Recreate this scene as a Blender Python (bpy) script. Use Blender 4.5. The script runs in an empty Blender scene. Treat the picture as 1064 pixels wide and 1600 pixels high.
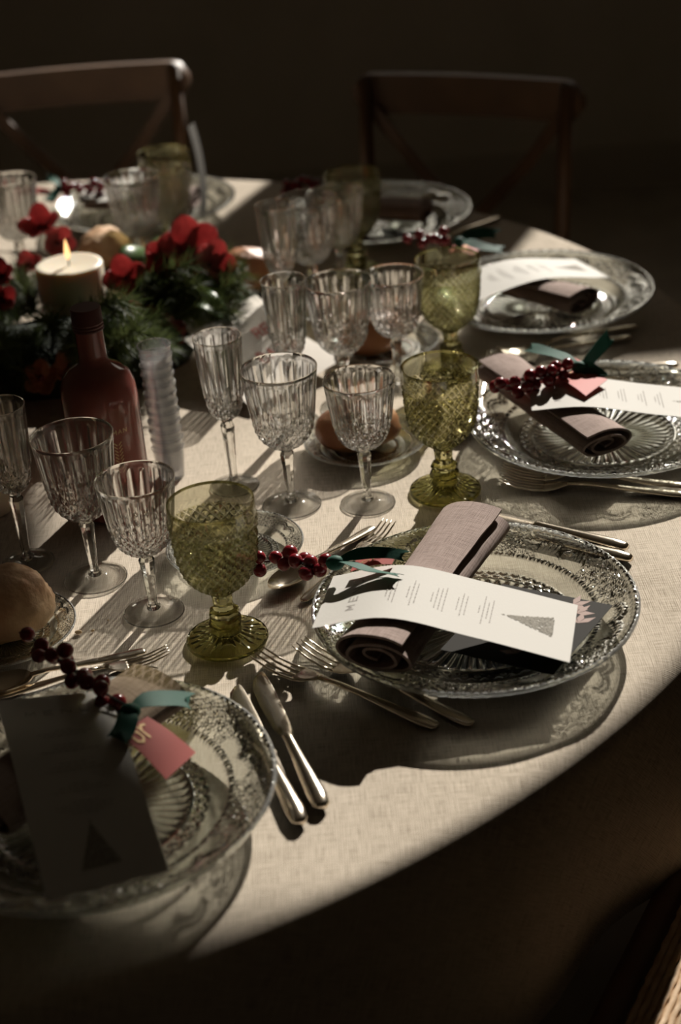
import bpy, math, random
import numpy as np
from mathutils import Vector, Matrix, noise
rnd = random.Random(7)
PI = math.pi
T = 0.75                       # height of the table top
S = bpy.context.scene
COL = S.collection

# ------------------------------------------------------------------ camera
cam = bpy.data.cameras.new('camera'); cam_o = bpy.data.objects.new('camera', cam); COL.objects.link(cam_o)
pitch, roll = math.radians(28.40), math.radians(-4.845)
F = Vector((0, math.cos(pitch), -math.sin(pitch))); R0 = Vector((1, 0, 0)); U0 = R0.cross(F)
RR = R0*math.cos(roll) + U0*math.sin(roll); UU = U0*math.cos(roll) - R0*math.sin(roll)
m = Matrix((RR, UU, -F)).transposed().to_4x4(); m.translation = Vector((0, 0, T + 0.9197)); cam_o.matrix_world = m
cam.sensor_fit = 'VERTICAL'; cam.sensor_height = 36.0; cam.lens = 2517.26*36/1600
cam.clip_start = 0.05; cam.clip_end = 60
cam.dof.use_dof = True; cam.dof.focus_distance = 1.75; cam.dof.aperture_fstop = 3.2
S.camera = cam_o

# ------------------------------------------------------------------ light
SUN_DIR = Vector((0.40, 0.917, 0.55)).normalized()      # towards the sun
sun = bpy.data.lights.new('sun', 'SUN'); sun.energy = 7.9; sun.angle = math.radians(0.55); sun.color = (1.0, 0.945, 0.86)
sun_o = bpy.data.objects.new('sun', sun); COL.objects.link(sun_o)
sun_o.rotation_euler = SUN_DIR.to_track_quat('Z', 'Y').to_euler(); sun_o.location = (3, 8, 6)
W = bpy.data.worlds.new('world'); S.world = W; W.use_nodes = True
bg = W.node_tree.nodes['Background']; bg.inputs[0].default_value = (1.0, 0.90, 0.76, 1); bg.inputs[1].default_value = 1.4
WIN = (-0.35, 2.19, 1.8, 3.65, 5.2)                        # x0 x1 z0 z1 y of the window opening
pt = bpy.data.lights.new('window_portal', 'AREA'); pt.shape = 'RECTANGLE'; pt.size = WIN[1]-WIN[0]; pt.size_y = WIN[3]-WIN[2]
pt.cycles.is_portal = True
pto = bpy.data.objects.new('window_portal', pt); COL.objects.link(pto)
pto.location = ((WIN[0]+WIN[1])/2, WIN[4]+0.13, (WIN[2]+WIN[3])/2); pto.rotation_euler = (-PI/2, 0, 0)
S.view_settings.view_transform = 'Standard'; S.view_settings.look = 'None'; S.view_settings.gamma = 1.0
S.view_settings.use_curve_mapping = False; S.view_settings.exposure = 0.0
cy = S.cycles
cy.use_denoising = True; cy.max_bounces = 20; cy.transmission_bounces = 16; cy.transparent_max_bounces = 24; cy.glossy_bounces = 6; cy.diffuse_bounces = 3
cy.caustics_reflective = False; cy.caustics_refractive = True; cy.sample_clamp_indirect = 6.0

# ------------------------------------------------------------------ materials
MATS = {}
def nmat(name):
    mt = bpy.data.materials.new(name); mt.use_nodes = True
    nt = mt.node_tree; nt.nodes.clear(); out = nt.nodes.new('ShaderNodeOutputMaterial')
    MATS[name] = mt
    return mt, nt, out
def N(nt, kind, **kw):
    n = nt.nodes.new(kind)
    for k, v in kw.items():
        if hasattr(n, k): setattr(n, k, v)
        else: n.inputs[k.replace('_', ' ')].default_value = v
    return n
def c4(c): return (c[0], c[1], c[2], 1)
def principled(name, col, rough=0.5, metal=0, col2=None, nscale=20, bump=0, bscale=60, sub=0, subr=(.02, .01, .006), coat=0, spec=0.5, ramp=(.35, .65)):
    mt, nt, out = nmat(name)
    p = nt.nodes.new('ShaderNodeBsdfPrincipled'); nt.links.new(p.outputs[0], out.inputs[0])
    p.inputs['Base Color'].default_value = c4(col); p.inputs['Roughness'].default_value = rough; p.inputs['Metallic'].default_value = metal
    p.inputs['Specular IOR Level'].default_value = spec; p.inputs['Coat Weight'].default_value = coat
    tc = nt.nodes.new('ShaderNodeTexCoord')
    if col2:
        nz = N(nt, 'ShaderNodeTexNoise'); nz.inputs['Scale'].default_value = nscale; nz.inputs['Detail'].default_value = 5
        nt.links.new(tc.outputs['Object'], nz.inputs['Vector'])
        r = nt.nodes.new('ShaderNodeValToRGB'); r.color_ramp.elements[0].color = c4(col); r.color_ramp.elements[1].color = c4(col2)
        r.color_ramp.elements[0].position = ramp[0]; r.color_ramp.elements[1].position = ramp[1]
        nt.links.new(nz.outputs[0], r.inputs[0]); nt.links.new(r.outputs[0], p.inputs['Base Color'])
    if bump:
        nb = N(nt, 'ShaderNodeTexNoise'); nb.inputs['Scale'].default_value = bscale; nb.inputs['Detail'].default_value = 6
        nt.links.new(tc.outputs['Object'], nb.inputs['Vector'])
        b = nt.nodes.new('ShaderNodeBump'); b.inputs['Strength'].default_value = bump; b.inputs['Distance'].default_value = 0.004
        nt.links.new(nb.outputs[0], b.inputs['Height']); nt.links.new(b.outputs[0], p.inputs['Normal'])
    if sub:
        p.inputs['Subsurface Weight'].default_value = sub; p.inputs['Subsurface Radius'].default_value = subr; p.inputs['Subsurface Scale'].default_value = 1.0
    return mt
def linen(name, c1, c2, tscale=900, strength=0.35, attr=None):
    """woven cloth: two crossed thread waves, slubs, relief"""
    mt, nt, out = nmat(name); L = nt.links.new
    p = nt.nodes.new('ShaderNodeBsdfPrincipled'); L(p.outputs[0], out.inputs[0])
    p.inputs['Roughness'].default_value = 0.9; p.inputs['Specular IOR Level'].default_value = 0.05
    if attr: tcn = nt.nodes.new('ShaderNodeAttribute'); tcn.attribute_name = attr; tco = tcn.outputs['Vector']
    else: tcn = nt.nodes.new('ShaderNodeTexCoord'); tco = tcn.outputs['Object']
    hs = []
    for ax in 'XY':
        w = N(nt, 'ShaderNodeTexWave'); w.bands_direction = ax
        w.inputs['Scale'].default_value = tscale/6.283*1.0; w.inputs['Distortion'].default_value = 1.2; w.inputs['Detail'].default_value = 2; w.inputs['Detail Scale'].default_value = 0.3
        L(tco, w.inputs['Vector']); hs.append(w)
        mp = nt.nodes.new('ShaderNodeMapping'); mp.inputs['Scale'].default_value = (40, 900, 1) if ax == 'X' else (900, 40, 1)
        L(tco, mp.inputs['Vector'])
        nz = N(nt, 'ShaderNodeTexNoise'); nz.inputs['Scale'].default_value = 1; nz.inputs['Detail'].default_value = 3
        L(mp.outputs[0], nz.inputs['Vector']); hs.append(nz)
    def mth(op, a, b):
        q = nt.nodes.new('ShaderNodeMath'); q.operation = op
        for i, v in enumerate((a, b)):
            if isinstance(v, float): q.inputs[i].default_value = v
            else: L(v, q.inputs[i])
        return q.outputs[0]
    thr = mth('ADD', mth('MULTIPLY', hs[0].outputs['Fac'], 0.25), mth('MULTIPLY', hs[2].outputs['Fac'], 0.25))
    slub = mth('MULTIPLY', mth('ADD', hs[1].outputs[0], hs[3].outputs[0]), 0.5)
    big = N(nt, 'ShaderNodeTexNoise'); big.inputs['Scale'].default_value = 5; L(tco, big.inputs['Vector'])
    v = mth('ADD', mth('MULTIPLY', slub, 1.3), mth('MULTIPLY', big.outputs[0], 0.35)); v = mth('ADD', v, mth('MULTIPLY', thr, 0.4))
    r = nt.nodes.new('ShaderNodeValToRGB'); r.color_ramp.elements[0].position = .70; r.color_ramp.elements[1].position = 1.35/1.3
    r.color_ramp.elements[0].color = c4(c1); r.color_ramp.elements[1].color = c4(c2)
    L(v, r.inputs[0]); L(r.outputs[0], p.inputs['Base Color'])
    b = nt.nodes.new('ShaderNodeBump'); b.inputs['Strength'].default_value = strength; b.inputs['Distance'].default_value = 0.0012
    L(mth('ADD', thr, slub), b.inputs['Height']); L(b.outputs[0], p.inputs['Normal'])
    return mt
def glass(name, col, tmin, tmax, ior=1.5, rough=0.05, f0=.045, scol=None, dcol=None, milky=0):
    """pressed glass: where the two faces run parallel ('thin' attribute near 1) light passes straight; cut facets and ridges bend it"""
    mt, nt, out = nmat(name); L = nt.links.new
    ge = nt.nodes.new('ShaderNodeNewGeometry'); dp = nt.nodes.new('ShaderNodeVectorMath'); dp.operation = 'DOT_PRODUCT'
    L(ge.outputs['Normal'], dp.inputs[0]); L(ge.outputs['Incoming'], dp.inputs[1])
    def mth(op, a, b=0.0):
        q = nt.nodes.new('ShaderNodeMath'); q.operation = op
        for k, v in enumerate((a, b)):
            if isinstance(v, (int, float)): q.inputs[k].default_value = v
            else: L(v, q.inputs[k])
        return q.outputs[0]
    one = mth('SUBTRACT', 1.0, mth('ABSOLUTE', dp.outputs['Value']))
    fre = mth('ADD', mth('MULTIPLY', mth('POWER', one, 5.0), 1-f0), f0)
    gl = nt.nodes.new('ShaderNodeBsdfGlossy'); gl.inputs['Roughness'].default_value = rough
    tr = nt.nodes.new('ShaderNodeBsdfTransparent'); tr.inputs[0].default_value = c4(col)
    thin = nt.nodes.new('ShaderNodeMixShader'); L(fre, thin.inputs[0]); L(tr.outputs[0], thin.inputs[1]); L(gl.outputs[0], thin.inputs[2])
    if tmin >= 1: L(thin.outputs[0], out.inputs[0]); return mt
    gs = nt.nodes.new('ShaderNodeBsdfGlass'); gs.inputs['Color'].default_value = c4(scol or col); gs.inputs['IOR'].default_value = ior; gs.inputs['Roughness'].default_value = 0.03
    at_ = nt.nodes.new('ShaderNodeAttribute'); at_.attribute_name = 'thin'
    fac = mth('ADD', mth('MULTIPLY', at_.outputs['Fac'], tmax-tmin), tmin)
    if dcol:                                                  # thicker glass takes more colour
        cm = nt.nodes.new('ShaderNodeMix'); cm.data_type = 'RGBA'; cm.inputs[6].default_value = c4(dcol); cm.inputs[7].default_value = c4(col)
        L(at_.outputs['Fac'], cm.inputs[0]); L(cm.outputs[2], tr.inputs[0])
    mx = nt.nodes.new('ShaderNodeMixShader'); L(fac, mx.inputs[0]); L(gs.outputs[0], mx.inputs[1]); L(thin.outputs[0], mx.inputs[2]); L(mx.outputs[0], out.inputs[0])
    if milky:
        df = nt.nodes.new('ShaderNodeBsdfTranslucent'); df.inputs[0].default_value = (.9, .9, .9, 1); d2 = nt.nodes.new('ShaderNodeBsdfDiffuse'); d2.inputs[0].default_value = (.9, .9, .9, 1)
        m2 = nt.nodes.new('ShaderNodeMixShader'); L(df.outputs[0], m2.inputs[1]); L(d2.outputs[0], m2.inputs[2])
        m3 = nt.nodes.new('ShaderNodeMixShader'); m3.inputs[0].default_value = milky; L(mx.outputs[0], m3.inputs[1]); L(m2.outputs[0], m3.inputs[2]); L(m3.outputs[0], out.inputs[0])
    return mt
def thin_attr(me, base=None, lo=.9, hi=.985, edge=None):
    """share of parallel wall at each vertex: from how far the relief tilts the surface off the plain form, or off the horizontal"""
    n = len(me.vertices); nr = np.empty(n*3, np.float32); me.vertices.foreach_get('normal', nr); nr = nr.reshape(-1, 3)
    if base is not None:
        bm_ = bpy.data.meshes.new('tmp'); bm_.from_pydata(base, [], [tuple(p.vertices) for p in me.polygons]); bm_.update()
        b2 = np.empty(n*3, np.float32); bm_.vertices.foreach_get('normal', b2); b2 = b2.reshape(-1, 3); d = (nr*b2).sum(1); bpy.data.meshes.remove(bm_)
    else: d = np.abs(nr[:, 2])
    t = np.clip((d-lo)/(hi-lo), 0, 1); t = t*t*(3-2*t)
    if edge:
        co = np.empty(n*3, np.float32); me.vertices.foreach_get('co', co); co = co.reshape(-1, 3)
        t[edge(np.hypot(co[:, 0], co[:, 1]), co[:, 2])] = 0
    a = me.attributes.new('thin', 'FLOAT', 'POINT'); a.data.foreach_set('value', t.astype(np.float32)); return me
linen('linen', (.30, .25, .19), (.58, .50, .405), attr='flat_co')
linen('napkin_linen', (.22, .168, .148), (.40, .315, .28), 1100)
glass('clear_glass', (.985, .985, .975), .0, .80, 1.5, f0=.09)
glass('inner_wall', (.985, .985, .98), 1, 1, f0=.10)
glass('clear_solid', (.98, .98, .97), 0, 0, 1.5)
glass('clear_foot', (.97, .97, .96), .05, .85, 1.5)
glass('plate_edge', (.93, .955, .92), .1, .1, 1.5, f0=.10, milky=.22)
glass('plate_glass', (.95, .968, .94), .0, .80, 1.5, f0=.09)
glass('green_glass', (.985, .98, .93), .45, .95, 1.45, f0=.09, scol=(.66, .645, .43), dcol=(.54, .525, .345))
glass('green_inner', (.96, .955, .86), 1, 1)
glass('green_solid', (.82, .805, .61), 0, 0, 1.5)
glass('cup_plastic', (.95, .95, .95), .10, .90, 1.4, rough=.10, f0=.12, milky=.06)
principled('silverware', (.86, .76, .62), .16, 1.0, bump=.03, bscale=300)
principled('paper', (.56, .535, .49), .75, bump=.04, bscale=400, spec=.25)
principled('sheet_paper', (.72, .66, .59), .8, bump=.08, bscale=60, spec=.2)
principled('place_paper', (.10, .09, .075), .8, spec=.2)
principled('print_grey', (.33, .30, .27), .8)
principled('print_tree', (.31, .285, .24), .9)
principled('print_red', (.55, .16, .12), .8)
principled('print_gold', (.80, .55, .30), .35, .6)
principled('dark_card', (.026, .023, .019), .8, spec=.15)
principled('copper_print', (.22, .115, .08), .6)
principled('berry', (.16, .008, .014), .22, coat=.35, col2=(.24, .014, .02), nscale=60)
principled('berry_stem', (.035, .02, .014), .7)
principled('ribbon', (.028, .115, .08), .62, bump=.05, bscale=300, spec=.25)
principled('tag', (.62, .15, .125), .65)
principled('wax', (.74, .66, .52), .42, sub=.35, subr=(.016, .010, .005))
principled('wick', (.02, .015, .01), .9)
principled('crust', (.30, .105, .035), .5, col2=(.44, .20, .08), nscale=25, bump=.25, bscale=90, ramp=(.3, .75))
principled('pale_crust', (.46, .25, .12), .75, col2=(.68, .48, .28), nscale=22, bump=.6, bscale=60, ramp=(.35, .7))
principled('crumb', (.66, .47, .27), .9)
principled('needle', (.022, .040, .010), .55, col2=(.085, .105, .034), nscale=14, spec=.25)
principled('moss', (.010, .016, .007), .95, bump=.8, bscale=120)
principled('twig', (.06, .035, .02), .9)
principled('leaf', (.10, .17, .06), .32, col2=(.18, .27, .10), nscale=14)
principled('petal', (.40, .105, .105), .6, col2=(.54, .165, .16), nscale=30, spec=.3)
principled('petal_orange', (.34, .11, .05), .6, col2=(.45, .20, .09), nscale=30)
principled('flower_heart', (.10, .01, .01), .6)
principled('bottle_pink', (.36, .11, .088), .13, sub=.10, subr=(.02, .006, .005), coat=.5)
principled('bottle_cap', (.13, .04, .032), .45)
principled('wood', (.10, .05, .023), .5, col2=(.15, .078, .037), nscale=9, bump=.08, bscale=60)
principled('rush', (.50, .33, .19), .75, col2=(.66, .48, .31), nscale=70, bump=.1, bscale=200)
principled('floor_wood', (.32, .285, .235), .7, col2=(.40, .355, .295), nscale=5, bump=.15, bscale=30)
principled('wall_plaster', (.52, .47, .385), .9, col2=(.60, .54, .45), nscale=2.5, bump=.4, bscale=9)
principled('dark_paint', (.42, .37, .30), .6)
def leafy(name, share):
    """let light shine through petals, needles and ribbon"""
    nt = MATS[name].node_tree; out = [n for n in nt.nodes if n.type == 'OUTPUT_MATERIAL'][0]; p = [n for n in nt.nodes if n.type == 'BSDF_PRINCIPLED'][0]
    t = nt.nodes.new('ShaderNodeBsdfTranslucent'); m_ = nt.nodes.new('ShaderNodeMixShader'); m_.inputs[0].default_value = share
    if p.inputs['Base Color'].links: nt.links.new(p.inputs['Base Color'].links[0].from_socket, t.inputs[0])
    else: t.inputs[0].default_value = p.inputs['Base Color'].default_value
    nt.links.new(p.outputs[0], m_.inputs[1]); nt.links.new(t.outputs[0], m_.inputs[2]); nt.links.new(m_.outputs[0], out.inputs[0])
for nm, sh in (('petal', .55), ('petal_orange', .4), ('needle', .35), ('leaf', .4), ('ribbon', .3), ('tag', .25)): leafy(nm, sh)
mt, nt, out = nmat('flame')
em = nt.nodes.new('ShaderNodeEmission'); em.inputs[0].default_value = (1, .55, .22, 1); em.inputs[1].default_value = 2.2
tr = nt.nodes.new('ShaderNodeBsdfTransparent'); mx = nt.nodes.new('ShaderNodeMixShader'); mx.inputs[0].default_value = .75
nt.links.new(tr.outputs[0], mx.inputs[1]); nt.links.new(em.outputs[0], mx.inputs[2]); nt.links.new(mx.outputs[0], out.inputs[0])

# ------------------------------------------------------------------ mesh helpers
def mesh(name, verts, faces, mat, smooth=True, angle=None):
    me = bpy.data.meshes.new(name); me.from_pydata([tuple(v) for v in verts], [], faces); me.validate()
    me.materials.append(MATS[mat])
    if smooth: me.polygons.foreach_set('use_smooth', [True]*len(me.polygons))
    if angle is not None: me.set_sharp_from_angle(angle=math.radians(angle))
    me.update()
    return me
class MB:
    """collects vertices and faces of one mesh"""
    def __init__(s): s.v = []; s.f = []
    def add(s, v, f):
        o = len(s.v); s.v += [tuple(p) for p in v]; s.f += [tuple(i+o for i in q) for q in f]
    def box(s, x0, x1, y0, y1, z0, z1):
        s.add([(x, y, z) for z in (z0, z1) for y in (y0, y1) for x in (x0, x1)],
              [(0, 2, 3, 1), (4, 5, 7, 6), (0, 1, 5, 4), (2, 6, 7, 3), (0, 4, 6, 2), (1, 3, 7, 5)])
    def grid(s, fn, nu, nv, closed_u=False):
        v = [fn(i/nu, j/nv) for j in range(nv+1) for i in range(nu + (0 if closed_u else 1))]
        w = nu if closed_u else nu+1; f = []
        for j in range(nv):
            for i in range(nu):
                a = j*w+i; b = j*w+(i+1) % w
                f.append((a, b, b+w, a+w))
        s.add(v, f)
    def sheet(s, fn, nu, nv, th):
        """thin solid sheet: front, back and edges"""
        P = [[Vector(fn(i/nu, j/nv)) for i in range(nu+1)] for j in range(nv+1)]
        w = nu+1; V = []; Nn = []
        for j in range(nv+1):
            for i in range(nu+1):
                du = P[j][min(i+1, nu)]-P[j][max(i-1, 0)]; dv = P[min(j+1, nv)][i]-P[max(j-1, 0)][i]
                n = du.cross(dv); n = n.normalized() if n.length > 1e-12 else Vector((0, 0, 1))
                V.append(P[j][i]); Nn.append(n)
        n0 = len(V); vv = [p+q*th/2 for p, q in zip(V, Nn)] + [p-q*th/2 for p, q in zip(V, Nn)]; f = []
        for j in range(nv):
            for i in range(nu):
                a = j*w+i; f.append((a, a+1, a+1+w, a+w)); f.append((n0+a, n0+a+w, n0+a+1+w, n0+a+1))
        ring = [i for i in range(nu+1)] + [j*w+nu for j in range(1, nv+1)] + [nv*w+i for i in range(nu-1, -1, -1)] + [j*w for j in range(nv-1, 0, -1)]
        for k in range(len(ring)):
            a, b = ring[k], ring[(k+1) % len(ring)]; f.append((b, a, n0+a, n0+b))
        s.add(vv, f)
    def loft(s, secs, n=10, cap=True):
        """secs: list of (centre, side vector, up vector); elliptical sections"""
        v = []; f = []
        for c, a, b in secs:
            c, a, b = Vector(c), Vector(a), Vector(b)
            for k in range(n):
                t = 2*PI*k/n; v.append(c+a*math.cos(t)+b*math.sin(t))
        for i in range(len(secs)-1):
            for k in range(n):
                p = i*n+k; q = i*n+(k+1) % n; f.append((p, q, q+n, p+n))
        if cap:
            f.append(tuple(range(n-1, -1, -1))); e = (len(secs)-1)*n; f.append(tuple(range(e, e+n)))
        s.add(v, f)
    def tube(s, pts, r, n=8):
        pts = [Vector(p) for p in pts]; secs = []; up = Vector((0, 0, 1))
        for i, p in enumerate(pts):
            d = (pts[min(i+1, len(pts)-1)]-pts[max(i-1, 0)]).normalized()
            a = d.cross(up if abs(d.z) < .95 else Vector((1, 0, 0))).normalized(); b = a.cross(d)
            rr = r[i] if isinstance(r, (list, tuple)) else r
            secs.append((p, a*rr, b*rr))
        s.loft(secs, n)
    def ball(s, c, r, nu=14, nv=9, sc=(1, 1, 1)):
        c = Vector(c); v = [c+Vector((0, 0, r*sc[2]))]; f = []
        for j in range(1, nv):
            ph = PI*j/nv
            for i in range(nu):
                th = 2*PI*i/nu; v.append(c+Vector((r*sc[0]*math.sin(ph)*math.cos(th), r*sc[1]*math.sin(ph)*math.sin(th), r*sc[2]*math.cos(ph))))
        v.append(c-Vector((0, 0, r*sc[2]))); e = len(v)-1
        for i in range(nu):
            f.append((0, 1+i, 1+(i+1) % nu)); k = 1+(nv-2)*nu; f.append((e, k+(i+1) % nu, k+i))
        for j in range(nv-2):
            for i in range(nu):
                a = 1+j*nu+i; b = 1+j*nu+(i+1) % nu; f.append((a, a+nu, b+nu, b))
        s.add(v, f)
    def revolve(s, prof, n, disp=None):
        """closed profile of (r, z[, tag]); r=0 gives a pole"""
        idx = []; v = []; f = []; s.base = []
        for q in prof:
            r, z = q[0], q[1]
            if r <= 1e-7: idx.append([len(v)]*n); v.append((0, 0, z)); s.base.append((0, 0, z)); continue
            row = []
            for k in range(n):
                th = 2*PI*k/n; dr = dz = 0
                if disp: dr, dz = disp(q, th)
                s.base.append((r*math.cos(th), r*math.sin(th), z)); row.append(len(v)); v.append(((r+dr)*math.cos(th), (r+dr)*math.sin(th), z+dz))
            idx.append(row)
        for a, b in zip(idx[:-1], idx[1:]):
            for k in range(n):
                k2 = (k+1) % n; q = [a[k], a[k2], b[k2], b[k]]; q2 = []
                for i in q:
                    if i not in q2: q2.append(i)
                if len(q2) > 2: f.append(tuple(q2))
        s.add(v, f)
    def mesh(s, name, mat, smooth=True, angle=None): return mesh(name, s.v, s.f, mat, smooth, angle)
def smoothcurve(pts, z):
    zs = [p[0] for p in pts]; rs = [p[1] for p in pts]
    # monotone cubic (hermite) interpolation
    n = len(zs); d = [(rs[i+1]-rs[i])/(zs[i+1]-zs[i]) for i in range(n-1)]
    mm = [d[0]] + [0 if d[i-1]*d[i] <= 0 else 2*d[i-1]*d[i]/(d[i-1]+d[i]) for i in range(1, n-1)] + [d[-1]]
    if z <= zs[0]: return rs[0]
    if z >= zs[-1]: return rs[-1]
    i = max(k for k in range(n-1) if zs[k] <= z); h = zs[i+1]-zs[i]; t = (z-zs[i])/h
    return (2*t**3-3*t*t+1)*rs[i] + (t**3-2*t*t+t)*h*mm[i] + (-2*t**3+3*t*t)*rs[i+1] + (t**3-t*t)*h*mm[i+1]
def sstep(a, b, x):
    t = min(1, max(0, (x-a)/(b-a))); return t*t*(3-2*t)

# ------------------------------------------------------------------ object helpers
def tag(o, label=None, cat=None, group=None, kind=None):
    if label: o['label'] = label
    if cat: o['category'] = cat
    if group: o['group'] = group
    if kind: o['kind'] = kind
    return o
def ob(name, me, parent=None, loc=None, rot=None, scale=None):
    o = bpy.data.objects.new(name, me); COL.objects.link(o)
    if parent: o.parent = parent
    if loc is not None: o.location = loc
    if rot is not None: o.rotation_euler = rot
    if scale is not None: o.scale = (scale,)*3 if isinstance(scale, (int, float)) else scale
    return o
def thing(name, label, cat, parts, loc=(0, 0, 0), rot=(0, 0, 0), group=None, scale=None):
    """an Empty at the thing's base; parts: (name, mesh[, subparts][, label])"""
    e = ob(name, None, None, loc, rot, scale); e.empty_display_size = .02
    tag(e, label, cat, group)
    for p in parts:
        c = ob(p[0], p[1], e)
        if len(p) > 2 and p[2]:
            for q in p[2]: ob(q[0], q[1], c)
        if len(p) > 3: c['label'] = p[3]
        if p[0].startswith('printed'): c['kind'] = 'stuff'
    return e
def struct(name, me, parent=None, label=None):
    o = ob(name, me, parent)
    if not parent: o['kind'] = 'structure'; o['label'] = label or name; 
    return o

# ------------------------------------------------------------------ the room
RX0, RX1, RY0, RY1, RZ = -3.6, 3.4, -2.6, WIN[4], 4.1
b = MB(); b.box(RX0, RX1, RY0, RY1, -.1, 0); struct('floor', b.mesh('floor', 'floor_wood', False), label='dark wooden floor of the dim room')
b = MB(); b.box(RX0, RX1, RY0, RY1, RZ, RZ+.1); struct('ceiling', b.mesh('ceiling', 'wall_plaster', False), label='dark ceiling of the dim room')
b = MB()
b.box(RX0, WIN[0], RY1, RY1+.25, 0, RZ); b.box(WIN[1], RX1, RY1, RY1+.25, 0, RZ)
b.box(WIN[0], WIN[1], RY1, RY1+.25, 0, WIN[2]); b.box(WIN[0], WIN[1], RY1, RY1+.25, WIN[3], RZ)
HEAD = [(WIN[0], 2.30), (.70, 2.64), (1.10, 2.83), (1.28, 2.99), (1.40, 3.19), (1.55, 3.305), (1.66, 3.372), (1.81, 3.408), (1.95, 3.42), (WIN[1], 3.42)]   # unseen window head, outline shaped to throw the left and front table into shade
zl = HEAD[0][1]
for (xa, za), (xb, zb) in zip(HEAD[:-1], HEAD[1:]):
    b.add([(x, y, z) for y in (RY1, RY1+.25) for x, z in ((xa, za), (xb, zb), (xb, WIN[3]), (xa, WIN[3]))], [(0, 1, 2, 3), (4, 7, 6, 5), (0, 4, 5, 1), (3, 2, 6, 7), (0, 3, 7, 4), (1, 5, 6, 2)])
struct('wall_back', b.mesh('wall_back', 'wall_plaster', False), label='dark wall behind the table with a high window')
for nm, bx in (('wall_left', (RX0-.2, RX0, RY0, RY1+.25, 0, RZ)), ('wall_right', (RX1, RX1+.2, RY0, RY1+.25, 0, RZ)), ('wall_front', (RX0, RX1, RY0-.2, RY0, 0, RZ))):
    b = MB(); b.box(*bx); struct(nm, b.mesh(nm, 'wall_plaster', False), label='dark plain wall of the room')
b = MB(); b.box(RX0, RX1, RY1-.02, RY1, 0, .14); struct('baseboard_back', b.mesh('baseboard_back', 'dark_paint', False), label='dark baseboard along the back wall')
win = ob('window_1', None); tag(win, 'high window in the back wall letting the sun in', None, None, 'structure')
for nm, bx in (('frame_side', (WIN[0], WIN[0]+.05, RY1+.08, RY1+.14, WIN[2], zl)), ('frame_side', (WIN[1]-.05, WIN[1], RY1+.08, RY1+.14, WIN[2], 3.42)),
               ('frame_sill', (WIN[0], WIN[1], RY1-.03, RY1+.14, WIN[2], WIN[2]+.03)),
               ('shade_panel', (.872, 1.50, RY1+.04, RY1+.075, WIN[2]+.03, 2.45)),  # added unseen panel that blocks the sun from the far setting
               ('shade_panel', (1.735, WIN[1]-.05, RY1+.04, RY1+.075, WIN[2]+.03, 2.65))):  # second added panel, shades the wedge at the right table edge
    b = MB(); b.box(*bx); ob(nm, b.mesh(nm, 'dark_paint', False), win)

# ------------------------------------------------------------------ table and cloth
TC = Vector((-.600, 2.047, 0)); TR = 1.167
b = MB(); b.revolve([(0, T-.034), (TR-.01, T-.034), (TR-.004, T-.03), (TR-.004, T-.008), (TR-.01, T-.004), (0, T-.004)], 96)
table = ob('round_table', None, None, TC); tag(table, 'large round banquet table hidden under the beige linen cloth', 'table')
ob('tabletop', b.mesh('tabletop', 'wood', True, 30), table)
b = MB(); b.revolve([(0, 0), (.34, 0), (.34, .03), (.12, .07), (.07, .16), (.07, .6), (.22, .70), (.22, T-.034), (0, T-.034)], 32); ob('pedestal', b.mesh('pedestal', 'wood', True, 40), table)
def cloth_mesh():
    b = MB(); n = 420; rows = []
    for r in np.linspace(.03, TR-.02, 46): rows.append((float(r), 0.0, 0))
    for k in range(1, 8):
        a = PI/2*k/7; rows.append((TR-.02+.026*math.sin(a), -.026*(1-math.cos(a)), .0))
    for k in range(1, 22): rows.append((TR+.006, -.026-.0112*k, k/21))
    def P(r, z, q, th):
        x, y = r*math.cos(th), r*math.sin(th)
        if q == 0:
            w = noise.noise(Vector((x*6, y*6, 3.1)))*.0007 + noise.noise(Vector((x*2.2, y*2.2, 9)))*.001
            fade = 1 if r < TR-.1 else max(0, (TR-r)/.1)
            return (x, y, T+z+w*fade)
        am = .020*q**.8; fo = math.sin(th*17+1.3*math.sin(th*3))*.7+math.sin(th*29+2)*.3
        rr = r+.012*q+am*fo
        return (rr*math.cos(th), rr*math.sin(th), T+z+.004*q*math.sin(th*7))
    v = [(0, 0, T)]; f = []
    for (r, z, q) in rows:
        for k in range(n): v.append(P(r, z, q, 2*PI*k/n))
    for k in range(n): f.append((0, 1+k, 1+(k+1) % n))
    for j in range(len(rows)-1):
        for k in range(n):
            a = 1+j*n+k; c = 1+j*n+(k+1) % n; f.append((a, a+n, c+n, c))
    me = mesh('tablecloth', v, f, 'linen'); ln = [0.0]
    for j, (r, z, q) in enumerate(rows): ln.append(math.hypot(r-(rows[j-1][0] if j else 0), z-(rows[j-1][1] if j else 0))+ln[-1])
    fl = [0.0]*3 + [c for j in range(len(rows)) for k in range(n) for c in (ln[j+1]*math.cos(2*PI*k/n), ln[j+1]*math.sin(2*PI*k/n), 0)]
    a = me.attributes.new('flat_co', 'FLOAT_VECTOR', 'POINT'); a.data.foreach_set('vector', fl)
    return me
tc_o = ob('tablecloth', cloth_mesh(), None, TC); tag(tc_o, 'beige woven linen cloth covering the round table', 'tablecloth')

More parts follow.
